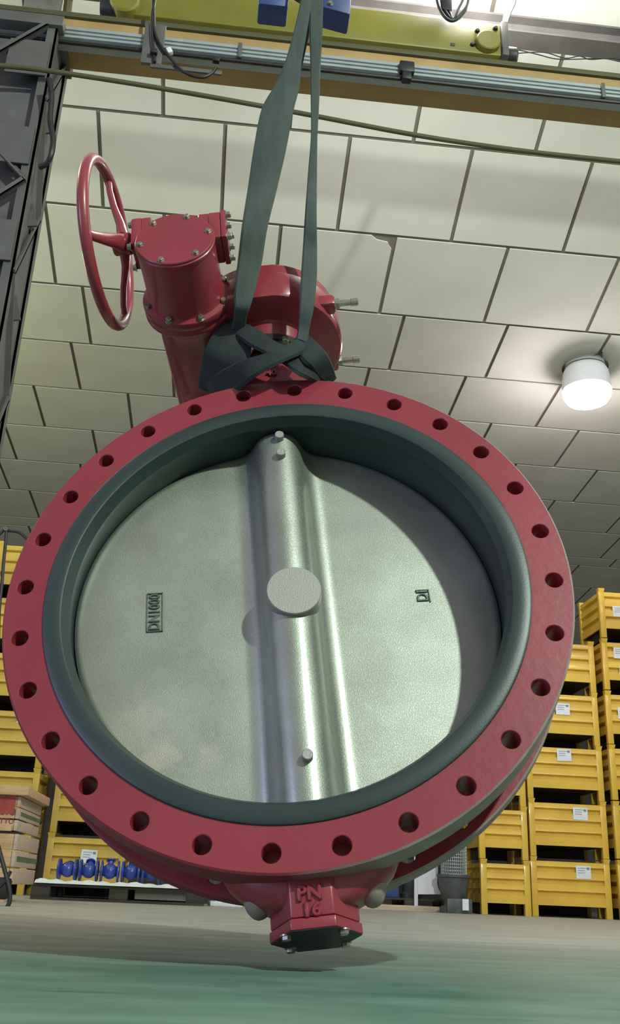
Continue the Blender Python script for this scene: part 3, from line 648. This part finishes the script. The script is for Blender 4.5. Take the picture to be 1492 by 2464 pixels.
# ------------------------------------------------------------------ yellow crates
def crate(w_, d_, h_, m, name='stacking_crate', openslots=False):
    t = thing(name, 'x', 'crate'); t0 = .105          # feet gap
    def panel(L, grooves=3):
        """corrugated sheet in the x-z plane, outward is -y"""
        prof_ = [(0, t0), (0, t0+.045)]; z0, z1 = t0+.045, h_-.035; st = (z1-z0)/grooves
        for k in range(grooves):
            za = z0+st*(k+.34); prof_ += [(0, za), (.026, za+.008), (.026, za+.034), (-.004, za+.050), (0, za+.062)]
        prof_ += [(0, h_-.012)]
        bm = B(); R0 = [(x, y, z) for x in (0,) for y, z in prof_]
        a = [bm.verts.new((-L/2, y, z)) for y, z in prof_]; b = [bm.verts.new((L/2, y, z)) for y, z in prof_]
        c = [bm.verts.new((-L/2, y+.02, z)) for y, z in prof_]; e = [bm.verts.new((L/2, y+.02, z)) for y, z in prof_]
        n = len(prof_)
        for i in range(n-1):
            bm.faces.new((a[i], b[i], b[i+1], a[i+1])); bm.faces.new((c[i], c[i+1], e[i+1], e[i])); bm.faces.new((a[i], a[i+1], c[i+1], c[i])); bm.faces.new((b[i], e[i], e[i+1], b[i+1]))
        bm.faces.new((a[0], c[0], e[0], b[0])); bm.faces.new((a[-1], b[-1], e[-1], c[-1]))
        return mesh('panel', bm, m, 25)
    pf, ps = panel(w_-.06), panel(d_-.06)
    obj('front_panel', pf, None, t, (0, .004, 0)); obj('back_panel', pf, None, t, (0, d_-.004, 0), (0, 0, PI))
    obj('side_panel', ps, None, t, (-w_/2+.004, d_/2, 0), (0, 0, -PI/2)); obj('side_panel', ps, None, t, (w_/2-.004, d_/2, 0), (0, 0, PI/2))
    bm = B(); box(bm, -w_/2+.02, w_/2-.02, .02, d_-.02, t0, t0+.015); obj('base', bm, crateshade, t)
    bm = B(); box(bm, -w_/2+.06, w_/2-.06, d_-.10, d_-.085, .004, t0+.01); box(bm, -w_/2+.05, -w_/2+.06, .08, d_-.09, .004, t0+.01); obj('low_board', bm, crateshade, t)  # dark boards added so the feet gap reads as deep shade
    bm = B(); box(bm, -.031, .031, 0, .055, 0, h_, .004); rings(bm, [[(-.027, -.001, h_-.02), (.027, -.001, h_-.02), (.027, .05, h_-.02), (-.027, .05, h_-.02)], [(-.036, -.012, h_+.027), (.036, -.012, h_+.027), (.036, .05, h_+.027), (-.036, .05, h_+.027)]]); pm = mesh('post', bm, m)
    for x, y, r in ((-w_/2+.03, 0, 0), (w_/2-.03, 0, 0), (-w_/2+.03, d_, PI), (w_/2-.03, d_, PI)): obj('post', pm, None, t, (x, y, 0), (0, 0, r))
    return t
def label_card(parent, x, z, w_=.14, h_=.12, tilt=0):
    bm = B(); box(bm, -w_/2, w_/2, -.004, .0, -h_/2, h_/2); o = obj('label', bm, paper, parent, (x, .002, z), (0, tilt, 0)); tag(o, 'white paper label')
    bm = B()
    for i in range(3): box(bm, -w_*.38, w_*(.1 if i else .3), -.0046, -.0041, h_*(.28-.18*i), h_*(.34-.18*i))
    obj('print', bm, printm, o); bm = B(); box(bm, w_*.25, w_*.42, -.0046, -.0041, h_*.18, h_*.38); obj('print', bm, greenprint, o)
CW, CDp, CH = .80, .62, .552
protoA = crate(CW, CDp, CH-.03, yellow); protoB = crate(.49, CDp, .475, yellow); protoC = crate(.74, CDp, CH+.012-.03, yellowd)
used = {id(protoA): 0, id(protoB): 0, id(protoC): 0}
ordn = ['bottom', 'second', 'third', 'fourth', 'fifth', 'sixth']
def stack(proto, x, y, n, pitch, where, labels={}, rz=0, lean=0.0):
    for k in range(n):
        if used[id(proto)] == 0: o = proto; used[id(proto)] = 1
        else: o = dup(proto)
        o.location = (x+lean*k+random.uniform(-.006, .006), y+random.uniform(-.01, .01), k*pitch); o.rotation_euler = (0, 0, rz)
        lv = 'top' if k == n-1 else ordn[k]
        tag(o, f'{lv} yellow crate in the {n}-high stack {where}' if k in (0, n-1) else f'{lv} yellow crate up in the {n}-high stack {where}', 'crate', 'yellow steel stacking crates')
        o['_labels'] = k
        stacks.append((o, labels.get(k)))
stacks = []
# distances picked so that the feet meet the floor where the photo shows them
YC = 9.75
xm = (at(1283, 2205, YC).x+at(1475, 2210, YC).x)/2
stack(protoA, xm, YC, 5, CH, 'right of the valve', {0: [(.13, .42)], 1: [(.13, .42)], 2: [(.0, .44)], 3: [(.02, .36), (-.15, .36)]})
xr = at(1480, 2200, YC).x+.045+CW/2
stack(protoA, xr, YC-.05, 6, CH+.008, 'at the right frame edge', {3: [(-.20, .32), (-.17, .15)], 4: [(-.20, .40), (-.15, .2)], 5: [(-.18, .30)]})
xl = (at(1158, 2150, YC-.05).x+at(1275, 2150, YC-.05).x)/2
stack(protoB, xl, YC-.05, 3, .505, 'nearest the valve foot', {})
YL = 9.6
x1 = at(95, 1870, YL).x-.37
stack(protoC, x1, YL, 6, CH+.012, 'cut by the left frame edge', {5: [(.10, .40), (.30, .40)], 2: [(.16, .47)], 4: [(.1, .1)]})
x2 = at(102, 2120, YL+.15).x+.37
stack(protoC, x2, YL+.15, 6, CH+.012, 'behind the blue valves', {0: [(0.03, .36)]})
for o, lab in stacks:
    if '_labels' in o: del o['_labels']
    if lab:
        for x, z in lab: label_card(o, x, z, .15, .12, random.uniform(-.05, .05))

# ------------------------------------------------------------------ pallet with blue valves
def pallet(name, label, loc, L=1.2, W_=.8, rz=0):
    p = thing(name, label, 'pallet', loc, rz)
    for k in range(5):
        y = W_*k/4*.88; bm = B(); box(bm, 0, L, y, y+.1, .095, .115, .003); obj('deck_board', bm, palletm, p)
    for y in (0, W_/2-.05, W_-.1):
        bm = B(); box(bm, 0, L, y, y+.1, .0, .02); obj('skid_board', bm, palletm, p)
        for x in (0, L/2-.07, L-.14):
            bm = B(); box(bm, x, x+.14, y, y+.1, .02, .095, .003); obj('block', bm, palletm, p)
    return p
YP = 7.9; px0 = at(72, 2160, YP).x; pl = pallet('pallet', 'dark wooden pallet under the row of blue valves', (px0, YP, 0), 1.3)
bm = B(); rs = []
for i in range(41):
    x = 1.26*i/40; zt = .126+.004*math.sin(i*1.7)+.004*math.sin(i*.6)
    rs.append([(x, -.02, .118+.002*math.sin(i*.9)), (x, .02, zt+.012+.010*math.sin(i*2.3)**2), (x, .3, zt), (x, .7, zt), (x, .7, zt-.003), (x, .3, zt-.003), (x, .02, zt+.009+.010*math.sin(i*2.3)**2), (x, -.02, .1165)])
rings(bm, rs); tag(obj('plastic_sheet', bm, paper, None, (px0+.02, YP, 0)), 'white plastic sheet spread on the pallet under the blue valves', 'sheet')
def blue_valve(lbl):
    t = thing('blue_valve', lbl, 'valve', group='blue flanged valves on the pallet')
    bm = B(); lathe(bm, [(.045, -.075), (.052, -.06), (.075, -.03), (.082, 0), (.075, .03), (.052, .06), (.045, .075)], 24, ax='X'); obj('body', bm, blue, t, ang=60)
    bm = B(); lathe(bm, [(.0001, -.1), (.055, -.1), (.058, -.094), (.108, -.094), (.110, -.088), (.108, -.074), (.04, -.066)], 28, ax='X'); fm = mesh('flange', bm, blue)
    obj('flange', fm, None, t); obj('flange', fm, None, t, None, (0, 0, PI))
    bm = B(); lathe(bm, [(.03, .06), (.03, .11), (.05, .112), (.05, .128), (.0001, .13)], 20); obj('bonnet', bm, blue, t, None, (-1.2, 0, 0))
    return t
bw = None
for k, px in enumerate((160, 211, 262, 313, 362, 410)):
    lbl = f'{["first","second","third","fourth","fifth","sixth"][k]} blue flanged valve body from the left on the dark pallet'
    if bw is None: bw = o = blue_valve(lbl)
    else: o = dup(bw)
    tag(o, lbl, 'valve', 'blue flanged valves on the pallet')
    o.location = (at(px, 2130, YP+.2).x, YP+.16+.01*(k % 2), .221); o.rotation_euler = (.4*k, 0, .03*((k*7) % 5-2)); o.scale = (.755, .72, .72)

# ------------------------------------------------------------------ wooden crates at the left edge
def wooden_box(name, label, x1_, y, z0, h_, w_=.9, d_=.8, print_=True, lid=True):
    t = thing(name, label, 'wooden box', (x1_, y, z0))
    nb = 3; bh = h_/nb
    for k in range(nb):
        bm = B(); box(bm, -w_, -.024, -.0, .022, k*bh+.004, (k+1)*bh-.004, .003); obj('board', bm, wood, t)
        bm = B(); box(bm, -.022, 0, .0, d_, k*bh+.004, (k+1)*bh-.004, .003); obj('board', bm, woodgrey, t)
    bm = B(); box(bm, -.001, .003, .06, d_, h_*.46, h_*.56); tag(obj('strap', bm, greenstrap, t), 'green plastic strap')
    if lid:
        bm = B(); box(bm, -w_, .05, -.06, d_, h_, h_+.055, .004); obj('lid', bm, wood, t)
    return t
YW = 6.4
xb = at(80, 1960, YW).x
zb0 = at(60, 2150, YW).z
W2 = wooden_box('wooden_box', 'lower pine crate standing on feet at the left edge', at(32, 2090, YW).x, YW, .10, .30, lid=False)
for dx in (-.03, -.13, -.5):
    bm = B(); box(bm, dx-.025, dx, 0, .09, -.10, .0); obj('foot', bm, wood, W2)
zt = .41
W1 = wooden_box('wooden_box', 'upper pine crate with lid and stencilled lettering at left edge', at(46, 1960, YW).x, YW-.01, zt, at(80, 1905, YW).z-zt-.03, print_=True)
hh = at(80, 1905, YW).z-zt-.03
bm = B(); box(bm, -.9, -.03, -.003, .0, hh-.11, hh-.01); tag(obj('printed_band', bm, redprint, W1), 'red printed band')
for s, z, sz in (('LTU', hh*.52, .052), ('TTU', hh*.27, .046)):
    me = text_mesh(s, sz, .001); me.materials.clear(); me.materials.append(inkm); o = obj('stencil', me, None, W1, (-.068, -.002, z), (PI/2, 0, 0))
bm = B(); box(bm, -.9, -.03, -.02, .0, .0, .03); obj('low_board', bm, wood, W1)

# black hoses and cart frame at the left edge
HT = thing('hand_cart', 'black tubular cart frame with bent handle at the left edge', 'cart', at(10, 2185, 5.6))
hto = Vector(HT.location); q = lambda x, y, Y=5.6: at(x, y, Y)-hto
bm = B(); tube(bm, spline([q(-60, 1900), q(-20, 1985), q(2, 2060), q(18, 2120), q(24, 2150), q(20, 2178), q(0, 2190), q(-60, 2192)], 6), .012, 8); obj('handle', bm, blackp, HT)
bm = B(); tube(bm, spline([q(-40, 2150), q(-10, 2140), q(12, 2120), q(26, 2096)], 6), .010, 8); obj('stay', bm, blackp, HT)
bm = B(); a, b = q(-60, 2108), q(16, 2165); box(bm, a.x, b.x, .0, .1, b.z, a.z, .02); obj('body', bm, darksteel, HT)
HS = thing('hose_reel_arm', 'bent black hose arm with drooping strap at the left edge', 'hose', at(18, 1280, 6.2))
hso = Vector(HS.location); q = lambda x, y, Y=6.2: at(x, y, Y)-hso
bm = B(); tube(bm, spline([q(14, 1276), q(30, 1278), q(45, 1281), q(58, 1290), q(75, 1308), q(100, 1345)], 6), .011, 8); obj('arm', bm, blackp, HS)
bm = B(); tube(bm, spline([q(16, 1268), q(14, 1300), q(9, 1350), q(4, 1410), q(-2, 1470), q(-4, 1560)], 6), .011, 8); obj('strap', bm, darksteel, HS)
bm = B(); tube(bm, spline([q(14, 1270), q(4, 1280), q(-8, 1296), q(-30, 1350)], 6), .011, 8); obj('strap', bm, blackp, HS)
bm = B(); lathe(bm, [(.016, -.02), (.016, .02)], 14, q(15, 1274), 'Y'); obj('clamp', bm, greysteel, HS)
bm = B(); tube(bm, spline([q(-4, 1560), q(-40, 1800), q(-60, 2000), (q(-60, 2000).x, 0, -hso.z+.01)], 5), .011, 8); obj('stand', bm, darksteel, HS)

# ------------------------------------------------------------------ things low behind the valve
YG = 9.9
bx = at(470, 2160, 9.0).x
pallet('pallet', 'dark pallet lying behind the valve, right of the blue valves', (bx, 9.0, 0), .75, .6)
for k, (px, py, w_, h_) in enumerate(((455, 2135, .16, .15), (514, 2140, .2, .12))):
    bm = B(); lathe(bm, [(.0001, 0), (w_*.5, 0), (w_*.5, .03), (w_*.35, .05), (w_*.4, h_), (.0001, h_)], 20)
    tag(obj('iron_casting', bm, castdark, None, (at(px, py, 9.15).x, 9.2, .116)), ('left' if k == 0 else 'right')+' dark iron casting on the pallet behind the valve', 'casting')
bm = B(); box(bm, -.13, .13, 0, .2, 0, .035, .004, Matrix.Rotation(.1, 4, 'Z')); box(bm, -.09, .12, .03, .2, .035, .075, .004)
tag(obj('carton_scrap', bm, paper, None, (at(545, 2178, 8.2).x, 8.2, 0)), 'flat white carton lying on the floor behind the valve foot', 'carton')
p2 = pallet('pallet', 'long dark pallet under the white panel right of the valve foot', (at(868, 2180, YG).x, YG, 0), 1.0, .7)
bm = B(); box(bm, -.02, .86, -.06, .0, 0, .05, .004, Matrix.Translation((at(868, 2180, YG).x, YG, 0))); tag(obj('floor_batten', bm, woodgrey), 'pale batten on the floor in front of the long pallet', 'batten')
xa = at(912, 2150, YG+.1).x
bm = B(); box(bm, 0, .20, 0, .3, 0, .25, .008); tag(obj('blue_box', bm, bluehook, None, (xa, YG+.1, .116)), 'blue plastic box on the pallet behind the valve foot', 'box')
bm = B(); lathe(bm, [(.0001, 0), (.11, 0), (.11, .04), (.09, .06), (.09, .3), (.11, .32), (.11, .36), (.0001, .36)], 24)
tag(obj('grey_casting', bm, castdark, None, (xa+.36, YG+.3, .116)), 'grey cylinder casting left of the white panel', 'casting')
WP = thing('white_panel', 'white curved sheet panel on a leg right of the valve foot', 'panel', (at(1003, 2190, YG-.03).x, YG-.03, 0))
wpo = Vector(WP.location); q = lambda x, y: at(x, y, YG-.03)-wpo
bm = B(); a, b = q(997, 2040), q(1006, 2190); box(bm, a.x, b.x, 0, .02, 0, a.z+.06, .003); obj('leg', bm, whitep, WP)
pp = [q(1003, 2152), q(1003, 2000), q(1055, 2000), q(1054, 2100), q(1052, 2125), q(1056, 2140), q(1064, 2152)]
bm = B(); prism(bm, [(v.x, v.z) for v in pp], .003, .015, 'Y'); obj('sheet', bm, whitep, WP)
# dark strainer valve with mesh basket
xs = (at(1050, 2130, YG-.1).x+at(1122, 2130, YG-.1).x)/2; zr = at(1085, 2105, YG-.1).z; zm = at(1085, 2055, YG-.1).z
ST = thing('strainer_valve', 'dark cast strainer bowl with mesh basket beside the narrow yellow crates', 'valve', (xs, YG-.21, 0))
bm = B(); lathe(bm, [(.0001, .0), (.14, .0), (.14, .05), (.10, .07), (.10, .10), (.12, .12), (.145, zr-.08), (.15, zr-.03), (.165, zr-.025), (.165, zr), (.13, zr)], 36, cap=False); obj('bowl', bm, castdark, ST, ang=50)
bm = B(); box(bm, -.10, .14, -.14, -.10, 0, .13, .008); obj('foot', bm, castdark, ST)
bm = B(); lathe(bm, [(.11, zr-.02), (.11, zm+.10)], 32, cap=False); obj('basket_core', bm, castdark, ST)
bm = B()
for k in range(40):
    a = 2*PI*k/40; x, y = .122*math.cos(a), .122*math.sin(a); box(bm, x-.003, x+.003, y-.003, y+.003, zr-.01, zm+.09)
for k in range(10):
    z = zr+(zm+.09-zr)*k/9.5; lathe(bm, [(.119, z), (.127, z), (.127, z+.006), (.119, z+.006)], 32, cap=False)
o = obj('mesh_basket', bm, alu, ST); o['kind'] = 'stuff'; tag(o, 'light wire mesh around the basket')
bm = B(); a = at(1102, 2047, YG-.05)-Vector(ST.location); box(bm, a.x-.03, a.x+.03, -.06, -.02, zm+.07, zm+.13, .004); tag(obj('tag_card', bm, paper, ST), 'white card on the basket')
bm = B(); box(bm, .04, .10, -.16, -.15, .03, .13); tag(obj('shipping_card', bm, paper, ST), 'white card at the foot')
